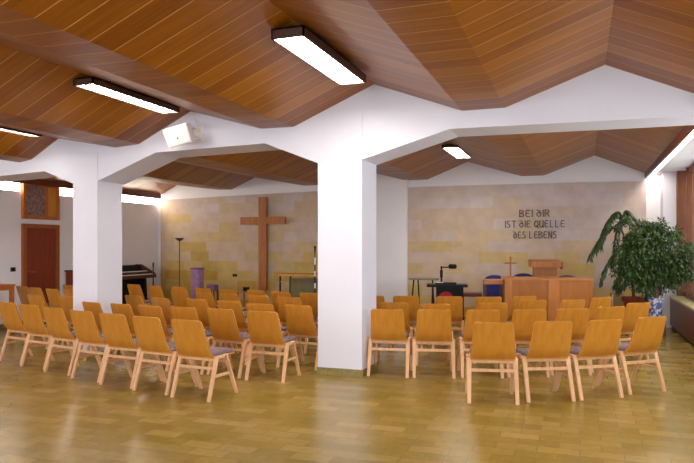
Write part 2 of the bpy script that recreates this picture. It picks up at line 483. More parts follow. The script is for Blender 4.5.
# ------------------------------------------------------------------ ceiling lamps
def lamp(u, v0, v1, zb, label, w=.24, h=.075, hang=.05, lw=.014):
    L = v1 - v0
    t = thing('ceiling_light', label, 'light', u, v0, zb, 0, 'fluorescent ceiling lights')
    m = MB()
    m.box(-w / 2, -w / 2 + .014, 0, L, 0, h); m.box(w / 2 - .014, w / 2, 0, L, 0, h)
    m.box(-w / 2, w / 2, 0, .02, 0, h); m.box(-w / 2, w / 2, L - .02, L, 0, h); m.box(-w / 2, w / 2, 0, L, h - .012, h)
    m.obj('housing', M['lamp_case'], t)
    m = MB(); m.box(-w / 2 + .015, w / 2 - .015, .021, L - .021, .014, .026); m.obj('diffuser', M['lamp_glow'], t)
    m = MB()
    n = int(L / .09)
    for i in range(1, n): m.box(-w / 2 + .015, w / 2 - .015, i * L / n - lw, i * L / n + lw, .003, .0135)
    m.box(-lw, lw, .021, L - .021, .003, .0135)
    m.obj('louver', M['louver'], t)
    m = MB()
    for y in (L * .15, L * .85): m.box(-.03, .03, y - .03, y + .03, h, h + hang)
    m.obj('mount', M['lamp_case'], t)
lamp(-2.235, 4.80, 6.42, 3.20, 'bright louvred ceiling light in front of the thick middle column', w=.29, h=.085, hang=.09, lw=.003)
lamp(-4.655, 5.20, 6.68, 3.115, 'narrow louvred ceiling light near the wall speaker', h=.07, hang=.04)
lamp(-6.79, 5.2, 6.75, 2.96, 'thin louvred ceiling light by the door-side column, sunk in the fold', w=.14, h=.03, hang=.01)
lamp(-2.10, 11.1, 12.55, 3.205, 'small lit ceiling light beyond the beam above the altar end', w=.29, h=.065, hang=.04)

lamp(-4.68, 8.1, 9.6, 3.115, 'added unseen louvred ceiling light just past the beam, before the tall cross', h=.07, hang=.05)  # this and the next two lamps are unseen additions that brighten the far hall
lamp(-7.0, 8.1, 9.6, 2.95, 'added unseen louvred ceiling light just past the beam, near the door', h=.06, hang=.03)
lamp(.255, 8.1, 9.6, 3.205, 'added unseen louvred ceiling light just past the beam, on the window side', h=.07, hang=.05)
# ------------------------------------------------------------------ wall speaker
d = 8.05
sx, sy = at(180, d)
t = thing('wall_speaker', 'white loudspeaker tilted on a bracket on the beam', 'speaker', -4.60, VN - .34, 2.86, 0)
tilt = Matrix.Rotation(math.radians(10), 4, 'Z') @ Matrix.Rotation(math.radians(-14), 4, 'Y') @ Matrix.Rotation(math.radians(14), 4, 'X')
m = MB(); m.box(-.155, .155, -.09, .09, -.115, .115, bev=.012, mat=tilt); m.obj('cabinet', M['white_plastic'], t, True)
m = MB(); m.box(-.14, .14, -.097, -.088, -.10, .10, bev=.003, mat=tilt)
m.obj('grille', M['grille'], t)
m = MB(); m.box(-.012, .012, -.099, -.096, -.035, -.015, mat=tilt); m.obj('badge', M['black'], t)
m = MB(); m.box(.02, .12, .305, .34, -.02, .16); m.bar((.08, .31, .10), (.10, .05, .06), .03, .03); m.bar((.08, .31, .0), (.10, .05, -.03), .03, .03)
m.obj('bracket', M['white_plastic'], t)
m = MB(); m.tube([(.06, .318, .15), (.05, .31, .20), (.02, .32, .24), (.0, .325, .27)], .006, 6); m.obj('cable', M['grille'], t)

# ------------------------------------------------------------------ chairs
def make_chair():
    t = thing('stacking_chair', '', 'chair', 0, 0)
    # moulded plywood backrest: leans back, curved in plan, small rounded corners
    m = MB(); nx, nz = 14, 12; zb, zt = .416, .792; RC = .028
    grids = []
    for side in (0, 1):
        g = []
        for j in range(nz + 1):
            tz = 1 - (1 - j / nz) ** 1.6
            z = zb + (zt - zb) * tz
            hw = .212 - .026 * tz
            k = max(0.0, z - (zt - RC))
            hw -= RC - math.sqrt(max(0.0, RC * RC - k * k))
            row = []
            for i in range(nx + 1):
                q = -1 + 2 * i / nx
                y = .035 - .125 * tz + .02 * q * q + .05 * max(0, .22 - tz) ** 2 * 16
                row.append(m.bm.verts.new((q * hw, y + (.013 if side else 0), z)))
            g.append(row)
        grids.append(g)
    A, B = grids
    for j in range(nz):
        for i in range(nx):
            m.bm.faces.new((A[j][i], A[j][i + 1], A[j + 1][i + 1], A[j + 1][i]))
            m.bm.faces.new((B[j][i], B[j + 1][i], B[j + 1][i + 1], B[j][i + 1]))
    for i in range(nx):
        m.bm.faces.new((A[nz][i], A[nz][i + 1], B[nz][i + 1], B[nz][i])); m.bm.faces.new((A[0][i], B[0][i], B[0][i + 1], A[0][i + 1]))
    for j in range(nz):
        m.bm.faces.new((A[j][0], A[j + 1][0], B[j + 1][0], B[j][0])); m.bm.faces.new((A[j][nx], B[j][nx], B[j + 1][nx], A[j + 1][nx]))
    m.obj('backrest', M['chair_ply'], t, True)
    m = MB(); m.box(-.205, .205, .075, .45, .405, .418, bev=.004); m.obj('seat', M['chair_ply'], t)
    m = MB(); m.box(-.200, .200, .088, .445, .4185, .458, bev=.015); o = m.obj('seat_cushion', M['cushion'], t, True); o['label'] = 'lilac grey upholstered cushion'
    fx, tx = .226, .219
    for q in (-1, 1):
        m = MB(); m.bar((q * fx, .0, 0), (q * tx, .135, .425), .024, .034, Vector((1, 0, 0)), .026, .046, .003)
        m.obj('leg', M['beech'], t)
        m = MB(); m.bar((q * fx, .46, 0), (q * tx, .275, .425), .024, .034, Vector((1, 0, 0)), .026, .046, .003)
        m.obj('leg', M['beech'], t)
        m = MB(); m.bar((q * tx, .155, .41), (q * tx, .255, .41), .027, .03, bev=.004); m.obj('side_rail', M['beech'], t)
        m = MB(); m.bar((q * .222, .075, .23), (q * .222, .37, .23), .018, .028, bev=.003); m.obj('side_stretcher', M['beech'], t)
    for y, z, nm in ((.115, .392, 'rear_rail'), (.092, .308, 'rear_stretcher'), (.30, .355, 'front_rail')):
        m = MB(); m.bar((-.207, y, z), (.207, y, z), .022, .030, bev=.003); m.obj(nm, M['beech'], t)
    return t
proto = make_chair()
used = [False]
def put_chair(r, d, a, label, group):
    o = proto if not used[0] else copy_tree(proto)
    used[0] = True
    x, y = room(r, d)
    o.location = (x, y, 0); o.rotation_euler = (0, 0, PHI - a)
    o['label'] = label; o['group'] = group
ORD = ['first', 'second', 'third', 'fourth', 'fifth', 'sixth', 'seventh', 'eighth', 'ninth', 'tenth']
def feet(px1, py1, px2, py2):
    d1, d2 = CAMH * F / (py1 - HY), CAMH * F / (py2 - HY)
    r1, r2 = (px1 - CX) / F * d1, (px2 - CX) / F * d2
    return ((r1 + r2) / 2, (d1 + d2) / 2, -math.atan2(d2 - d1, r2 - r1))
def topat(px, py, d=None):
    d = d or 461.5 / (py - HY)
    r = (px - CX) / F * d
    a = .85 * math.atan2(1.4 - r, 13.5 - d)
    a = max(-.6, min(.6, a))
    return (r + .095 * sin(a), d + .095 * cos(a), a)
GL, GR = 'wooden chairs in the block on the door side', 'wooden chairs in the block on the window side'
L1 = [feet(171.2, 396.6, 209.8, 403.5), feet(134, 389.7, 166.6, 396.6), feet(101.5, 384, 131, 389.7), feet(72, 377.5, 99, 384), feet(45, 370.8, 69, 377), feet(22, 365.5, 43.5, 370.5), feet(1.0, 360.3, 20, 365)]
L2 = [feet(245.3, 380.1, 283.9, 383.6), feet(205.5, 374, 241.8, 379.3), topat(181, 0, 7.65), topat(147, 0, 7.85), topat(118, 0, 8.1), topat(88.5, 0, 8.35), topat(64, 296.8), topat(32, 295)]
L3 = [feet(282.7, 367.2, 317.6, 370.6), topat(258, 304.1), topat(227, 301), topat(194, 299.2), topat(158, 298.3), topat(131, 295.8)]
L3x = [topat(68, 0, 10.7), topat(50, 0, 11.0), topat(33, 0, 11.35), topat(20, 0, 11.7)]
L4 = [topat(287.5, 297.5), topat(256, 295.2), topat(227, 294), topat(202, 292.8), topat(177, 290.8)]
L5 = [topat(309, 293), topat(279, 0, 10.3), topat(254, 290.5), topat(226, 0, 10.8), topat(201, 288.1), topat(177, 0, 11.55), topat(152.5, 0, 11.85), topat(132, 0, 12.3)]
L1 = [(r, d, a * .78) for r, d, a in L1]; L2[:2] = [(r, d, a * .85) for r, d, a in L2[:2]]
R1 = [feet(468.3, 404.7, 518.3, 404.2), feet(528.3, 404, 573.6, 400.5), feet(581.6, 402.1, 621.7, 396.9), feet(630, 395.9, 665, 391)]
R2 = [feet(367.3, 376.2, 408.4, 378.2), feet(413.3, 378.4, 454.6, 378.6), feet(461.7, 378.5, 503.2, 378.2), feet(509, 378.5, 548.2, 377.2), feet(552.5, 377, 589.7, 374.8), topat(613.5, 306.7), topat(641, 303)]
R3 = [topat(393, 302.7), topat(435.5, 304), topat(494, 303), topat(535, 300.2), topat(575, 300), topat(604, 297.5)]
R4 = [topat(371, 295.8), topat(406, 296), topat(450, 296.6), topat(490, 297), topat(526, 296.3)]
R1 = [(r, d, a) for (r, d, _), a in zip(R1, (.13, -.09, -.24, -.36))]; R2[:5] = [(r, d, a * .5 + .09) for r, d, a in R2[:5]]
for row, where, end in ((L1, 'hindmost row, door side', 'aisle'), (L2, 'second row from behind, door side', 'aisle'),
                        (L3, 'third row from behind, door side', 'middle column'), (L4, 'fourth row from behind, door side', 'middle column'),
                        (L5, 'foremost row, door side', 'middle column')):
    for i, (r, d, a) in enumerate(row):
        put_chair(r, d, a, 'plywood chair in %s, %s from the %s' % (where, ORD[i], end), GL)
for i, (r, d, a) in enumerate(L3x):
    put_chair(r, d, a, 'plywood chair in the short row before the door, %s from the column' % ORD[i], GL)
put_chair(*topat(67, 0, 12.1), 'plywood chair alone between the door-side column and the brown cabinet', GL)
for row, where, end in ((R1, 'hindmost row, window side', 'aisle'), (R2, 'second row from behind, window side', 'column'),
                        (R3, 'third row from behind, window side', 'column'), (R4, 'foremost row, window side', 'column')):
    for i, (r, d, a) in enumerate(row):
        put_chair(r, d, a, 'plywood chair in %s, %s from the %s' % (where, ORD[i], end), GR)

# ------------------------------------------------------------------ big cross on the stone wall
cxp = d_on_v(263.3, VB - .15); cu = at(263.3, cxp)[0]
z0, z1 = zat(290, cxp), zat(197, cxp); za = zat(220.6, cxp)
t = thing('wall_cross', 'tall brown wooden cross on the sandstone wall', 'cross', cu, VB - .12, z0)
m = MB(); m.box(-.10, .10, -.09, .0, 0, z1 - z0, bev=.005); m.obj('upright', M['cross_wood'], t)
m = MB(); m.box(-.58, -.10, -.082, -.008, za - z0 - .085, za - z0 + .085, bev=.005); m.box(.10, .58, -.082, -.008, za - z0 - .085, za - z0 + .085, bev=.005); m.obj('crossbar', M['cross_wood'], t)
m = MB(); m.box(-.04, .04, 0, .06, .4, .55); m.box(-.04, .04, 0, .06, z1 - z0 - .4, z1 - z0 - .25); m.obj('wall_mount', M['black'], t)

# ------------------------------------------------------------------ inscription of separate letters
GLY = {
 'B': [[(0, 0), (0, 1), (.55, .9), (.6, .72), (.1, .52), (.65, .4), (.65, .12), (0, 0)]],
 'E': [[(.62, .95), (.2, 1), (.05, .75), (.05, .25), (.2, 0), (.62, .05)], [(.05, .52), (.5, .52)]],
 'I': [[(.1, 0), (.1, 1)]],
 'D': [[(.05, 1), (.35, .92), (.68, .5), (.6, .12), (.3, 0), (.05, .2), (.05, .5), (.3, .62), (.6, .55)]],
 'R': [[(0, 0), (0, 1), (.5, .95), (.6, .75), (.5, .55), (0, .5)], [(.25, .5), (.65, 0)]],
 'S': [[(.5, .95), (.2, 1), (.05, .8), (.15, .58), (.45, .45), (.55, .22), (.4, 0), (.05, .05)]],
 'T': [[(0, 1), (.7, 1)], [(.35, 1), (.35, 0)]],
 'Q': [[(.35, 0), (.08, .2), (.05, .7), (.3, 1), (.62, .85), (.72, .4), (.55, .08), (.35, 0)], [(.45, .25), (.8, -.08)]],
 'U': [[(.05, 1), (.05, .25), (.25, 0), (.5, .05), (.65, .3), (.65, 1)], [(.65, .3), (.7, 0)]],
 'L': [[(.05, 1), (.05, 0), (.5, 0)]],
 'N': [[(.05, 0), (.05, 1), (.62, 0), (.62, 1)]],
}
d = d_on_v(535, VB - .09)
t = thing('wall_inscription', 'dark raised letters reading BEI DIR IST DIE QUELLE DES LEBENS on the stone wall', 'inscription', at(535, d)[0], VB - .06, zat(238.5, d))
for text, p0, p1, yb, yt in (('BEI DIR', 519.6, 549.2, 217, 209.4), ('IST DIE QUELLE', 504.8, 564.4, 227.6, 220), ('DES LEBENS', 513.2, 556.6, 238.5, 231)):
    ua, ub = at(p0, d_on_v(p0, VB - .09))[0], at(p1, d_on_v(p1, VB - .09))[0]
    dd = d_on_v((p0 + p1) / 2, VB - .09)
    zb, h = zat(yb - .4, dd), (yb - yt - 1.0) * dd / F
    adv = [(.42 if c == ' ' else .38 if c == 'I' else .95) for c in text]
    adv[-1] -= .3
    k = (ub - ua) / sum(adv); x = ua
    for c, a in zip(text, adv):
        if c != ' ':
            m = MB()
            for pl in GLY[c]:
                q = [Vector((x + px * k, -.012, zb + pz * h)) for px, pz in pl]
                for a0, b0 in zip(q, q[1:]):
                    e = (b0 - a0).normalized() * .008
                    m.bar(a0 - e, b0 + e, .0145, .02, Vector((0, 1, 0)))
            o = m.obj('letter', M['letter'], t); o.location = (-t.location.x, 0, -t.location.z)
            o.data.name = 'letter_mesh'
        x += a * k

# ------------------------------------------------------------------ altar end
def table_legs(t, pts, z, w, mat, name='leg'):
    for (x, y, x2, y2) in pts:
        m = MB(); m.bar((x, y, 0), (x2, y2, z), w, w, Vector((0, 1, 0))); m.obj(name, mat, t)

# altar table
DA = 10.9
ax, ay = at(548.5, DA)
wA = 42.5 * DA / F
zA = zat(278.3, DA)
t = thing('altar', 'broad oak altar table with closed front panels', 'altar', ax, ay, 0, PHI * .55)
m = MB(); m.box(-wA - .02, wA + .02, 0, .62, zA - .035, zA, bev=.004); m.obj('tabletop', M['altar_wood_light'], t)
m = MB(); m.box(-wA + .12, .0, .02, .045, .06, zA - .035); o = m.obj('front_panel', M['altar_wood'], t)
m = MB(); m.box(.18, wA - .05, .02, .045, .06, zA - .035); m.obj('front_panel', M['altar_wood'], t)
m = MB(); m.box(.0, .18, .005, .05, .0, zA - .035); m.obj('centre_post', M['altar_wood_light'], t)
for x0, x1, mt in ((-wA, -wA + .12, 'altar_wood_light'), (wA - .05, wA, 'altar_wood')):
    m = MB(); m.box(x0, x1, .005, .60, 0, zA - .035); m.obj('side_panel', M[mt], t)
# small altar cross
sxp, syp = at(510.5, DA + .22)
t = thing('altar_cross', 'slim small wooden cross standing on the altar', 'cross', sxp, syp, zA, PHI * .55)
m = MB(); m.box(-.014, .014, -.012, .012, 0.02, .36, bev=.002); m.obj('upright', M['cross_wood'], t)
m = MB(); m.box(-.10, -.014, -.010, .010, .235, .262, bev=.002); m.box(.014, .10, -.010, .010, .235, .262, bev=.002); m.obj('crossbar', M['cross_wood'], t)
m = MB(); m.box(-.05, .05, -.05, .05, 0, .022, bev=.003); m.obj('base', M['cross_wood'], t)
# lectern standing behind the altar
DL = 11.85
lx, ly = at(546, DL)
t = thing('lectern', 'wooden lectern with a slanted top rising behind the altar', 'lectern', lx, ly, 0, PHI * .55)
zt = zat(261, DL); zu = zat(267.5, DL)
wl = 14.7 * DL / F
m = MB(); m.box(-.205, .205, .06, .30, .04, zu, bev=.004); m.obj('column', M['altar_wood'], t)
m = MB(); m.prism_yz([(-.02, zu), (.40, zu + .02), (.40, zt + .02), (-.02, zt - .02)], -wl, wl); m.obj('reading_desk', M['cross_wood'], t)
m = MB(); m.box(-.26, .26, 0, .36, 0, .04, bev=.004); m.obj('base', M['altar_wood'], t)
m = MB(); m.box(wl, wl + .03, .02, .16, zu - .03, zt - .02, bev=.004); o = m.obj('cloth_edge', M['red'], t); o['label'] = 'red cloth edge hanging at the desk side'
# side table beside the altar
DS = 11.2
x0, y0 = at(493.8, DS)
zS = zat(280, DS)
ws = 9.3 * DS / F
t = thing('side_table', 'small oak side table joined against the altar end', 'table', x0, y0, 0, PHI * .55)
m = MB(); m.box(-ws, ws, 0, .42, zS - .075, zS, bev=.004); m.obj('tabletop', M['altar_wood_light'], t)
for x in (-ws + .02, ws - .02):
    for y in (.03, .39):
        m = MB(); m.bar((x, y, 0), (x, y, zS - .075), .035, .035); m.obj('leg', M['dark_brown'], t)
# blue chairs behind the altar
def blue_chair(px, dd, ytop, wpx, label):
    x, y = at(px, dd); zt = zat(ytop, dd); w = wpx * dd / F / 2
    t = thing('blue_chair', label, 'chair', x, y, 0, PHI * .5, 'blue upholstered chairs behind the altar')
    m = MB(); n = 14; prof = [(-w, .50)] + [(w * -cos(PI * i / n), zt - .11 + .11 * sin(PI * i / n)) for i in range(n + 1)] + [(w, .50)]
    m.prism_xz(prof, .22, .28); m.obj('backrest', M['blue'], t)
    m = MB(); m.box(-w, w, -.22, .22, .42, .49, bev=.02); m.obj('seat', M['blue'], t, True)
    for sx in (-1, 1):
        m = MB(); m.bar((sx * (w - .03), -.2, 0), (sx * (w - .04), -.17, .42), .024); m.obj('leg', M['chrome'], t)
        m = MB(); m.bar((sx * (w - .03), .27, 0), (sx * (w - .04), .24, .6), .024); m.obj('leg', M['chrome'], t)
blue_chair(495.5, 12.15, 275.6, 22, 'blue upholstered chair behind the small side table')
blue_chair(525, 12.75, 273.8, 22, 'blue upholstered chair between the small cross and the lectern')
blue_chair(569, 12.3, 275.8, 25, 'blue upholstered chair behind the altar on the plant side of the lectern')

# overhead projector on its cart
DO = 11.3
x0, y0 = at(447, DO); zc = zat(284.3, DO)
t = thing('projector_cart', 'black metal cart carrying the overhead projector', 'cart', x0, y0, 0, PHI * .6)
hw = 20 * DO / F
m = MB(); m.box(-hw, hw, -.2, .28, zc - .04, zc, bev=.004); m.obj('tabletop', M['black'], t)
m = MB(); m.box(-hw + .16, hw - .07, -.12, .24, zc - .24, zc - .04, bev=.006); m.obj('drop_box', M['black'], t)
m = MB(); m.box(-hw + .06, hw - .06, -.15, .24, .28, .30); m.obj('shelf', M['black'], t)
for sx in (-1, 1):
    for y in (-.17, .25):
        m = MB(); m.bar((sx * (hw - .07), y, .03), (sx * (hw - .10), y, zc - .04), .022); l = m.obj('leg', M['black'], t)
        m = MB(); m.tube([(sx * (hw - .07) - .012, y, .03), (sx * (hw - .07) + .012, y, .03)], .03, 12); m.obj('caster', M['black_rubber'], l)
tb = thing('red_cushion', 'red rounded cushion standing on the shelf of the projector cart', 'cushion', x0 - .02, y0, .30, PHI * .6)
t = tb
m = MB(); prof = [(-.13, 0)] + [(-.13 * cos(PI * i / 12), .305 + .13 * sin(PI * i / 12)) for i in range(13)] + [(.13, 0)]
m.prism_xz(prof, -.20, -.135); 
o = m.obj('cover', M['red'], tb)
m = MB(); m.tube([(-.128, -.168, .305), (-.09, -.168, .397), (0, -.168, .435), (.09, -.168, .397), (.128, -.168, .305)], .006, 6); m.obj('piping', M['maroon'], tb)
t = thing('overhead_projector', 'black overhead projector with post and mirror head', 'projector', x0, y0, zc, PHI * .6)
m = MB(); m.box(-.20, .16, -.12, .2, 0, .03, bev=.005); m.obj('base', M['black'], t)
m = MB(); m.box(-.19, -.06, -.10, .02, .03, .037, bev=.002); m.obj('glass_stage', M['white_plastic'], t)
zp = zat(267, DO) - zc
pxu = (441.5 - 447) * DO / F
m = MB(); m.bar((pxu, .14, .03), (pxu, .14, zp + .01), .03, .03); m.bar((pxu, .14, .11), (pxu, .14, .24), .05, .05, bev=.006); m.obj('post', M['black'], t)
hxu = (452.5 - 447) * DO / F
m = MB(); m.bar((pxu, .14, zp - .01), (hxu, .04, zp - .005), .02, .02); m.obj('arm', M['black'], t)
m = MB(); m.lathe([(0, zp - .03), (.06, zp - .03), (.072, zp - .005), (.072, zp + .03), (.05, zp + .05), (0, zp + .05)], 18, (hxu, .03)); m.obj('lens_head', M['black'], t, True)

# small table near the pier
DT = 13.0
x0, y0 = at(424, DT); zt = zat(278.2, DT)
t = thing('small_table', 'small grey-topped table with splayed black legs by the white pier', 'table', x0, y0, 0, 0)
hw = 13.5 * DT / F
m = MB(); m.box(-hw, hw, -.18, .18, zt - .03, zt, bev=.005); m.obj('tabletop', M['grey_top'], t)
table_legs(t, [(-hw + .02, -.15, -hw + .09, -.12), (-hw + .16, .14, -hw + .12, .12), (hw - .02, -.15, hw - .07, -.12), (hw - .14, .14, hw - .12, .12)], zt - .03, .024, M['black'])
# red bench
DR = 12.2
x0, y0 = at(471.5, DR); zt = zat(292.8, DR)
t = thing('low_table', 'low dark red table between the projector cart and the altar', 'table', x0, y0, 0, PHI * .5)
hw = 10 * DR / F
m = MB(); m.box(-hw, hw, -.2, .2, zt - .06, zt, bev=.006); m.obj('tabletop', M['maroon'], t)
table_legs(t, [(sx * (hw - .03), sy * .17, sx * (hw - .03), sy * .17) for sx in (-1, 1) for sy in (-1, 1)], zt - .06, .03, M['black'])

# folding table beside the cross
v0 = 12.75
xa = at(276.5, d_on_v(276.5, v0))[0]; dd = d_on_v(277, v0); zt = zat(274, dd)
t = thing('folding_table', 'long folding table with black legs beside the tall cross', 'table', xa, v0, 0)
m = MB(); m.box(0, 1.55, 0, .65, zt - .045, zt, bev=.004); m.obj('tabletop', M['yellow_wood'], t)
for x in (.06, 1.47):
    for y in (.06, .6):
        m = MB(); m.bar((x, y, 0), (x, y, zt - .045), .028); m.obj('leg', M['black'], t)
m = MB(); m.bar((.07, .05, zt - .17), (.24, .05, zt - .05), .014); m.bar((1.46, .05, zt - .17), (1.30, .05, zt - .05), .014); m.obj('folding_brace', M['yellow_wood'], t)
m = MB(); m.bar((.06, .06, .3), (.06, .6, .3), .02); m.bar((1.47, .06, .3), (1.47, .6, .3), .02); m.obj('leg_spreader', M['black'], t)
xb = at(290, d_on_v(290, v0 + .3))[0]
t = thing('leaning_board', 'grey-green board standing beneath the folding table', 'board', xb, v0 + .30, 0)
m = MB(); m.box(0, .95, 0, .03, 0, zt - .10, bev=.003); m.obj('panel', M['grey_board'], t)
m = MB(); m.box(-.012, .012, -.004, .034, 0, zt - .10); m.box(.938, .962, -.004, .034, 0, zt - .10); m.obj('edge_strip', M['black'], t)
# thin black and white stand
dd = 12.6; x0, y0 = at(315, dd)
t = thing('microphone_stand', 'thin black and white banded microphone stand near the folding table', 'stand', x0, y0, 0)
zt = zat(246, dd)
m = MB(); m.tube([(0, 0, .03), (0, 0, zt - .12)], .012, 8); m.obj('pole', M['black'], t)
m = MB()
for za_, zb_ in ((.70, .80), (.93, 1.03), (1.16, 1.30)): m.tube([(0, 0, za_), (0, 0, zb_)], .0145, 8)
o = m.obj('tape_band', M['white_plastic'], t); o['label'] = 'white bands around the black pole'
m = MB(); m.tube([(0, 0, zt - .12), (0, 0, zt)], [.016, .022], 10); m.obj('microphone', M['black'], t)
for k in range(3):
    a = k * 2 * PI / 3
    m = MB(); m.bar((0, 0, .12), (.22 * cos(a), .22 * sin(a), .012), .018); m.obj('leg', M['black'], t)

# small stool table with a dark box, behind the chairs
v0 = 12.9
p = 241; dd = d_on_v(p, v0); x0 = at(p, dd)[0]; zt = zat(291.2, dd)
t = thing('stool', 'low pale wooden stool at the foot of the cross', 'stool', x0, v0, 0)
m = MB(); m.box(-.17, .20, -.15, .15, zt - .03, zt, bev=.004); m.obj('tabletop', M['altar_wood_light'], t)
table_legs(t, [(sx * .15, sy * .12, sx * .13, sy * .1) for sx in (-1, 1) for sy in (-1, 1)], zt - .03, .03, M['altar_wood'])
t = thing('small_box', 'small dark box on the pale stool', 'box', x0 + .12, v0 + .02, zt)
m = MB(); m.box(-.055, .055, -.05, .05, 0, .085, bev=.005); m.obj('case', M['black'], t)
m = MB(); m.box(-.057, .057, -.052, .052, .085, .10, bev=.003); m.obj('lid', M['dark_brown'], t)
# socket on the stone wall
p = 235; dd = d_on_v(p, VB - .06); x0 = at(p, dd)[0]
t = thing('wall_socket', 'small dark double socket low on the stone wall beside the cross', 'socket', x0, VB - .06, zat(274, dd) - .03)
m = MB(); m.box(-.06, .06, -.012, 0, -.035, .035, bev=.003); m.obj('plate', M['dark_brown'], t)
m = MB(); m.lathe([(0, 0), (.022, 0), (.024, .004), (.018, .005), (0, .003)], 14); o = m.obj('socket_face', M['black'], t); o.rotation_euler = (PI / 2, 0, 0); o.location = (.03, -.012, 0)
m = MB(); m.lathe([(0, 0), (.022, 0), (.024, .004), (.018, .005), (0, .003)], 14); o = m.obj('socket_face', M['black'], t); o.rotation_euler = (PI / 2, 0, 0); o.location = (-.03, -.012, 0)

# purple stand and stool
v0 = 13.0
p = 197.3; dd = d_on_v(p, v0); x0 = at(p, dd)[0]; zt = zat(267.8, dd); w = 4.5 * dd / F
t = thing('cloth_covered_stand', 'tall narrow stand draped in violet cloth before the stone wall', 'stand', x0, v0, 0)
m = MB()
n = 12; prof = []
ring0 = []
m.box(-w, w, -.11, .11, 0.01, zt - .035, bev=.012); m.obj('drape', M['purple'], t, True)
m = MB(); m.box(-w - .012, w + .012, -.125, .125, zt - .035, zt, bev=.004); m.obj('top_board', M['purple_dark'], t)
m = MB()
for i in range(5): m.bar((-w + .02 + i * (2 * w - .04) / 4, -.117, .02), (-w + .02 + i * (2 * w - .04) / 4, -.113, zt - .05), .018, .012)
m.obj('drape_fold', M['purple'], t)
p = 212.5; v0 = 12.75; dd = d_on_v(p, v0); x0 = at(p, dd)[0]; zt = zat(284.5, dd)
t = thing('violet_stool', 'low stool with a dark violet seat beside the violet stand', 'stool', x0, v0, 0)
m = MB(); m.box(-.10, .10, -.10, .10, zt - .14, zt, bev=.02); m.obj('seat', M['purple_dark'], t, True)
table_legs(t, [(sx * .09, sy * .09, sx * .08, sy * .08) for sx in (-1, 1) for sy in (-1, 1)], zt - .14, .028, M['dark_brown'])

# torchiere lamp
p = 179.5; v0 = 13.25; dd = d_on_v(p, v0); x0 = at(p, dd)[0]; zt = zat(238, dd)
t = thing('floor_lamp', 'slender dark uplighter floor lamp against the stone wall', 'lamp', x0, v0, 0)
m = MB(); m.lathe([(0, 0), (.13, 0), (.13, .015), (.03, .03), (0, .03)], 24); m.obj('base', M['dark_brown'], t, True)
m = MB(); m.tube([(0, 0, .03), (0, 0, zt - .07)], .011, 10); m.obj('pole', M['dark_brown'], t, True)
m = MB(); m.lathe([(0, zt - .075), (.02, zt - .075), (.06, zt - .055), (.115, zt - .005), (.118, zt), (.105, zt), (.05, zt - .04), (0, zt - .05)], 24); m.obj('lamp_shade', M['dark_brown'], t, True)

# electronic organ in the corner
DG = 13.55
v0 = 12.2
p = 156; dd = d_on_v(p, v0); xr = at(p, dd)[0]
zf = zat(276, dd); zb = zat(263.8, dd + .5)
xl = xr - 1.02
Lw = 1.32; zf, zb = .845, 1.09
t = thing('electronic_organ', 'dark wooden two-manual organ in the corner by the stone wall', 'organ', -9.38, 11.58, 0, PI / 2)
for x0 in (.04, Lw - .26):
    m = MB(); m.prism_yz([(.12, 0), (.54, 0), (.54, zf - .05), (.18, zf - .05)], x0, x0 + .16 if x0 < .2 else x0 + .10); m.obj('side_leg', M['black'], t)
m = MB(); m.box(.16, Lw - .2, .38, .52, .12, zf - .05); m.obj('front_panel', M['black'], t)
m = MB(); m.box(0, Lw - .02, 0, .56, zf - .06, zf + .015, bev=.006); m.obj('keybed', M['dark_brown'], t)
for x0 in (0, Lw - .07):
    m = MB(); m.prism_yz([(0, zf + .015), (.56, zf + .015), (.56, zb), (.40, zb), (.06, zf + .07)], x0, x0 + .05); m.obj('cheek', M['dark_brown'], t)
m = MB(); m.prism_yz([(.34, zf + .015), (.56, zf + .015), (.56, zb - .012), (.42, zb - .012)], .05, Lw - .07); m.obj('console', M['black'], t)
for y0, zz in ((.05, zf + .016), (.20, zf + .085)):
    if zz > zf + .05:
        m = MB(); m.box(.05, Lw - .07, y0 - .0, .36, zf + .016, zz - .001); m.obj('manual_riser', M['dark_brown'], t)
    m = MB()
    nk = 36; kw = (Lw - .16) / nk
    for i in range(nk): m.box(.07 + i * kw + .001, .07 + (i + 1) * kw - .001, y0, y0 + .135, zz, zz + .016)
    kb = m.obj('keyboard', M['ivory'], t)
    m = MB()
    for i in range(nk - 1):
        if i % 7 in (0, 1, 3, 4, 5): m.box(.07 + (i + 1) * kw - .006, .07 + (i + 1) * kw + .006, y0 + .05, y0 + .135, zz + .016, zz + .026)
    m.box(.07, Lw - .09, y0 + .125, y0 + .137, zz + .016, zz + .024)
    m.obj('black_keys', M['black'], kb)
m = MB(); 
for i in range(12): m.box(.12 + i * .065, .16 + i * .065, .455, .47, zf + .13, zf + .15)
m.obj('stop_tabs', M['ivory'], t)
# mic stand near organ
p = 153.2; v0 = 13.35; dd = d_on_v(p, v0); x0 = at(p, dd)[0]; zt = zat(262.5, dd)
t = thing('music_stand', 'thin dark upright stand in the corner behind the organ', 'stand', x0, v0, 0)
m = MB(); m.tube([(0, 0, .02), (0, 0, zt - .1)], .014, 8); m.obj('pole', M['blue'], t)
m = MB(); m.tube([(0, 0, zt - .1), (0, 0, zt)], .018, 8); m.obj('holder', M['black'], t)
m = MB(); m.lathe([(0, 0), (.12, 0), (.12, .015), (0, .025)], 18); m.obj('base', M['black'], t)

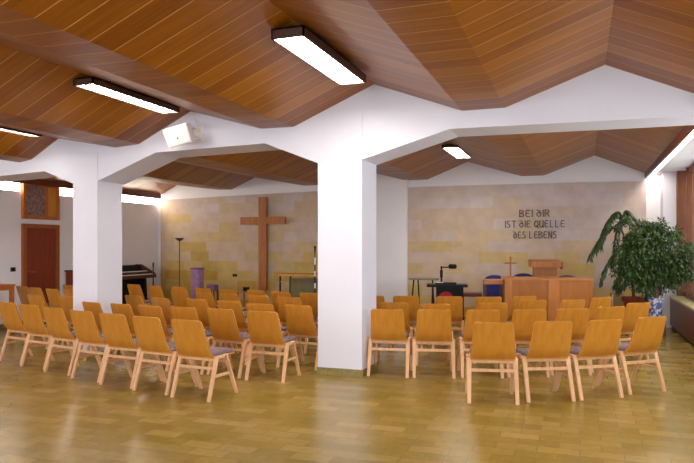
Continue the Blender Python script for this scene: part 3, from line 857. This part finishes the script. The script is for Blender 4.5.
# brown cabinet by the left wall behind the column
t = thing('brown_cabinet', 'brown wooden cabinet against the left wall between door and column', 'cabinet', UL + .02, 10.62, 0)
zt = zat(270.3, 13.3)
m = MB(); m.box(.02, .38, .02, .75, .06, zt - .03); m.obj('body', M['door_wood'], t)
m = MB(); m.box(0, .42, 0, .77, zt - .03, zt, bev=.004); m.obj('top_board', M['dark_brown'], t)
for y0 in (.03, .39):
    m = MB(); m.box(.38, .395, y0, y0 + .35, .09, zt - .05, bev=.003); dd_ = m.obj('cabinet_door', M['door_wood'], t)
    m = MB(); m.box(.395, .415, y0 + (.30 if y0 < .2 else .03), y0 + (.32 if y0 < .2 else .05), .5, .6); m.obj('handle', M['chrome'], dd_)
m = MB(); m.box(.04, .36, .04, .73, 0, .06); m.obj('plinth', M['black'], t)

# table at the left edge
dd = 11.3
xr, yr = at(13, dd)
zt = zat(284.2, dd)
t = thing('wooden_table', 'orange pine table by the wall before the door', 'table', xr, yr, 0, math.radians(90))
t.location = (max(xr - .05, UL + .62), yr, 0)
t.rotation_euler = (0, 0, 0)
m = MB(); m.box(-.58, .05, -1.3, .05, zt - .04, zt, bev=.004); m.obj('tabletop', M['frame_wood'], t)
for x, y in ((-.54, -1.25), (.01, -1.25), (-.54, .01), (.01, .01)):
    m = MB(); m.bar((x, y, 0), (x, y, zt - .04), .06, .06); m.obj('leg', M['frame_wood'], t)
m = MB(); m.box(-.54, .01, .0, .02, zt - .10, zt - .04); m.box(.0, .02, -1.25, .01, zt - .10, zt - .04); m.obj('apron', M['frame_wood'], t)
# light switch
p = 12.8; dd = d_on_u(p, UL); x0, y0 = at(p, dd)
t = thing('light_switch', 'dark square light switch on the white wall beside the door', 'switch', UL, y0, zat(269.5, dd))
m = MB(); m.box(0, .012, -.055, .055, -.04, .04, bev=.003); m.obj('plate', M['dark_brown'], t)
m = MB(); m.box(.012, .02, -.04, -.003, -.028, .028, bev=.002); m.obj('rocker', M['black'], t)
m = MB(); m.box(.012, .02, .003, .04, -.028, .028, bev=.002); m.obj('rocker', M['black'], t)

# ------------------------------------------------------------------ plants
rnd = random.Random(7)
def leaf(m, p, dirv, n, L, W, droop=.25):
    dirv = dirv.normalized(); side = dirv.cross(n)
    if side.length < 1e-3: side = Vector((1, 0, 0))
    side.normalize(); nn = side.cross(dirv).normalized()
    a = m.bm.verts.new(p)
    b = m.bm.verts.new(p + dirv * L * .45 + side * W / 2 - nn * L * .05)
    c = m.bm.verts.new(p + dirv * L - nn * L * droop)
    e = m.bm.verts.new(p + dirv * L * .45 - side * W / 2 - nn * L * .05)
    f = m.bm.verts.new(p + dirv * L * .5 + nn * L * .03)
    m.bm.faces.new((a, b, f)); m.bm.faces.new((b, c, f)); m.bm.faces.new((c, e, f)); m.bm.faces.new((e, a, f))
DFc = 11.0
fx, fy = at(655.5, DFc)
t = thing('potted_ficus', 'tall bushy green ficus by the window in a white and blue pot', 'plant', fx, fy, 0)
m = MB(); m.box(-.15, .15, -.15, .15, .24, .28, bev=.004)
for sx in (-1, 1):
    for sy in (-1, 1): m.bar((sx * .13, sy * .13, 0), (sx * .13, sy * .13, .24), .03)
m.obj('plant_stand', M['dark_brown'], t)
m = MB(); m.lathe([(0, .28), (.085, .28), (.115, .50), (.12, .61), (.13, .62), (.13, .64), (.115, .64), (.11, .60), (0, .60)], 26); pot = m.obj('pot', M['blue_pot'], t, True)
m = MB(); m.lathe([(.109, .601), (.08, .615), (0, .62)], 20); m.obj('soil', M['soil'], pot)
trunk = MB()
blobs = []                                    # pixel-measured clumps: centre px, py, radius px
for px, py, rp in ((655, 236, 15), (640, 246, 17), (664, 246, 17), (676, 258, 16), (650, 262, 18), (634, 262, 16), (628, 250, 13), (668, 272, 16), (683, 268, 11), (642, 276, 14), (657, 226, 9), (684, 250, 10), (622, 266, 11), (656, 282, 10), (670, 232, 7), (630, 238, 8)):
    s = F / DFc
    blobs.append((Vector(((px - 655.5) / s * cos(PHI), (px - 655.5) / s * sin(PHI) + rnd.uniform(-.22, .22), zat(py + 4, DFc))), rp * .84 / s))
for _ in range(18):
    a_ = rnd.uniform(0, 2 * PI); px, py, rp = 656 + 33 * cos(a_) * rnd.uniform(.75, 1.05), 254 - 33 * sin(a_) * rnd.uniform(.7, 1.0), rnd.uniform(4, 8)
    blobs.append((Vector(((px - 655.5) / s * cos(PHI), (px - 655.5) / s * sin(PHI) + rnd.uniform(-.2, .2), zat(py, DFc))), rp / s))
trunk.tube([(0, 0, .62), (.01, .0, .85), (-.02, .01, 1.1), (.01, 0, 1.4), (0, 0, 1.75)], [.028, .024, .02, .014, .006], 8)
trunk.tube([(.03, .01, .62), (.06, .02, .9), (.05, .0, 1.15)], [.02, .016, .008], 8)
for c, r in blobs:
    st_ = Vector((0, 0, min(c.z - .12, rnd.uniform(.95, 1.5)))); mid = (st_ + c) / 2 + Vector((0, 0, -.03))
    trunk.tube([st_, mid, c], [.011, .008, .004], 6)
trunk.obj('trunk', M['bark'], t, True)
m = MB()
for c, r in blobs:
    for _ in range(int(600 * r * r / .05)):
        v = Vector((rnd.gauss(0, 1), rnd.gauss(0, 1), rnd.gauss(0, 1))).normalized() * (rnd.random() ** .5) * r * rnd.uniform(.75, 1.4)
        p = c + Vector((v.x, v.y * .9, v.z))
        dv = (v.normalized() * .6 + Vector((rnd.uniform(-1, 1), rnd.uniform(-1, 1), rnd.uniform(-1, .4))) * .8)
        leaf(m, p, dv, Vector((rnd.uniform(-.5, .5), rnd.uniform(-.5, .5), 1)), rnd.uniform(.055, .09), rnd.uniform(.025, .04))
m.obj('foliage', M['leaf'], t, normals=False)

# drooping broad-leaved plant next to it
DP = 11.75
fx, fy = at(634, DP)
t = thing('drooping_plant', 'tall plant with arching drooping dark fronds in a red pot', 'plant', fx, fy, 0)
zr = zat(297, DP)
m = MB(); m.lathe([(0, 0), (.13, 0), (.18, zr - .08), (.21, zr - .075), (.21, zr), (.185, zr), (.18, zr - .05), (0, zr - .05)], 26); pot = m.obj('pot', M['terracotta'], t, True)
m = MB(); m.lathe([(.178, zr - .049), (.1, zr - .03), (0, zr - .025)], 20); m.obj('soil', M['soil'], pot)
s = F / DP
def pp(px, py, dy=0.0):
    k = (px - 634) / s
    return Vector((k * cos(PHI) - dy * sin(PHI), k * sin(PHI) + dy * cos(PHI), zat(py, DP)))
stems = MB(); fol = MB()
stems.tube([(0, 0, zr - .05), pp(632, 275), pp(628, 250), pp(622, 230)], [.03, .026, .022, .014], 8)
arcs = [
    [(622, 230, 0), (620, 214, -.05), (612, 213, -.12), (603, 224, -.2), (597, 236, -.25), (590, 248, -.28)],
    [(622, 230, 0), (619, 212, .02), (609, 220, .05), (603, 234, .06), (601, 246, .05)],
    [(622, 230, 0), (624, 211, -.02), (632, 216, -.06), (638, 228, -.1), (640, 246, -.12)],
    [(622, 230, 0), (622, 216, -.1), (626, 224, -.25), (628, 240, -.32), (627, 258, -.32)],
    [(622, 230, 0), (618, 222, -.12), (612, 234, -.22), (609, 250, -.27), (606, 264, -.28)],
    [(622, 230, 0), (614, 226, .1), (604, 236, .12), (596, 248, .12), (592, 256, .1)],
    [(628, 250, 0), (618, 246, -.1), (608, 256, -.16), (600, 270, -.2), (597, 280, -.2)],
    [(628, 250, 0), (622, 250, -.15), (616, 262, -.25), (613, 276, -.28)],
    [(630, 262, 0), (622, 268, -.12), (614, 278, -.2), (610, 284, -.22)],
    [(631, 268, 0), (640, 270, -.12), (646, 280, -.18), (648, 290, -.2)],
    [(632, 274, 0), (626, 276, -.15), (618, 282, -.25), (612, 288, -.28)],
    [(632, 276, 0), (634, 278, -.2), (638, 286, -.3), (640, 294, -.3)],
    [(628, 250, 0), (636, 246, .1), (644, 256, .15), (648, 268, .15)],
]
for A in arcs:
    pts = [pp(*q) for q in A]
    # smooth the arch
    sm = []
    for i in range(len(pts) - 1):
        p0, p1, p2, p3 = pts[max(i - 1, 0)], pts[i], pts[i + 1], pts[min(i + 2, len(pts) - 1)]
        for k in range(6):
            u = k / 6
            sm.append(.5 * ((2 * p1) + (p2 - p0) * u + (2 * p0 - 5 * p1 + 4 * p2 - p3) * u * u + (3 * p1 - p0 - 3 * p2 + p3) * u ** 3))
    sm.append(pts[-1])
    n = len(sm)
    stems.tube(sm, [.009 - .006 * i / n for i in range(n)], 6)
    for i in range(3, n):
        tng = (sm[min(i + 1, n - 1)] - sm[i - 1]).normalized()
        sd = tng.cross(Vector((0, 0, 1)))
        if sd.length < .05: sd = Vector((1, 0, 0))
        sd.normalize()
        for sgn in (-1, 1):
            for rep in range(2):
                dv = sd * sgn * rnd.uniform(.35, .9) + tng * rnd.uniform(.3, .7) + Vector((0, 0, -rnd.uniform(.3, .9)))
                leaf(fol, sm[i] + Vector((0, 0, rnd.uniform(-.01, .01))), dv, Vector((rnd.uniform(-.3, .3), rnd.uniform(-.3, .3), 1)), rnd.uniform(.11, .18), rnd.uniform(.034, .052), .2)
stems.obj('stem', M['bark'], t, True)
fol.obj('foliage', M['leaf_dark'], t, normals=False)
# small beige box between altar and plants
dd = 12.0; x0, y0 = at(619.5, dd); zt = zat(294.2, dd)
t = thing('beige_box', 'narrow beige box standing beside the red plant pot', 'box', x0 - .03, y0 + .3, 0, PHI * .5)
m = MB(); m.box(-.10, .10, -.1, .1, 0, zt - .02, bev=.003); m.obj('body', M['beige'], t)
m = MB(); m.box(-.105, -.09, -.108, -.1, 0, zt - .02); m.obj('edge_strip', M['white_plastic'], t)
m = MB(); m.box(-.108, .108, -.108, .108, zt - .02, zt, bev=.003); m.obj('lid', M['beige'], t)

# ------------------------------------------------------------------ light
w = bpy.data.worlds.new('daylight'); scene.world = w; w.use_nodes = True
bg = w.node_tree.nodes['Background']; bg.inputs[0].default_value = (0.86, 0.92, 1.0, 1); bg.inputs[1].default_value = 1.0
def area(name, loc, rot, sx, sy, power, col):
    l = bpy.data.lights.new(name, 'AREA'); l.shape = 'RECTANGLE'; l.size = sx; l.size_y = sy; l.energy = power; l.color = col
    o = bpy.data.objects.new(name, l); COL.objects.link(o); o.location = loc; o.rotation_euler = rot
    return o
area('daylight_through_rear_windows', (-4.0, VF - .25, 1.75), (PI / 2, 0, 0), 12, 2.0, 450, (0.90, 0.95, 1.0))
area('daylight_through_side_windows', (UW + .3, 4.5, 1.75), (0, PI / 2, 0), 2.1, 15.5, 260, (0.95, 0.97, 1.0))

# ------------------------------------------------------------------ camera
cam = bpy.data.cameras.new('camera'); co = bpy.data.objects.new('camera', cam); COL.objects.link(co)
co.location = (0, 0, CAMH); co.rotation_euler = (PI / 2, 0, PHI)
cam.sensor_width = 36; cam.lens = F / 694 * 36
cam.shift_y = (HY - 231.5) / 694
cam.clip_start = .05
scene.camera = co
vs_ = scene.view_settings
vs_.view_transform = 'Standard'; vs_.look = 'None'; vs_.gamma = 1.0; vs_.exposure = 0.27; vs_.use_curve_mapping = False
scene.cycles.max_bounces = 10; scene.cycles.diffuse_bounces = 6
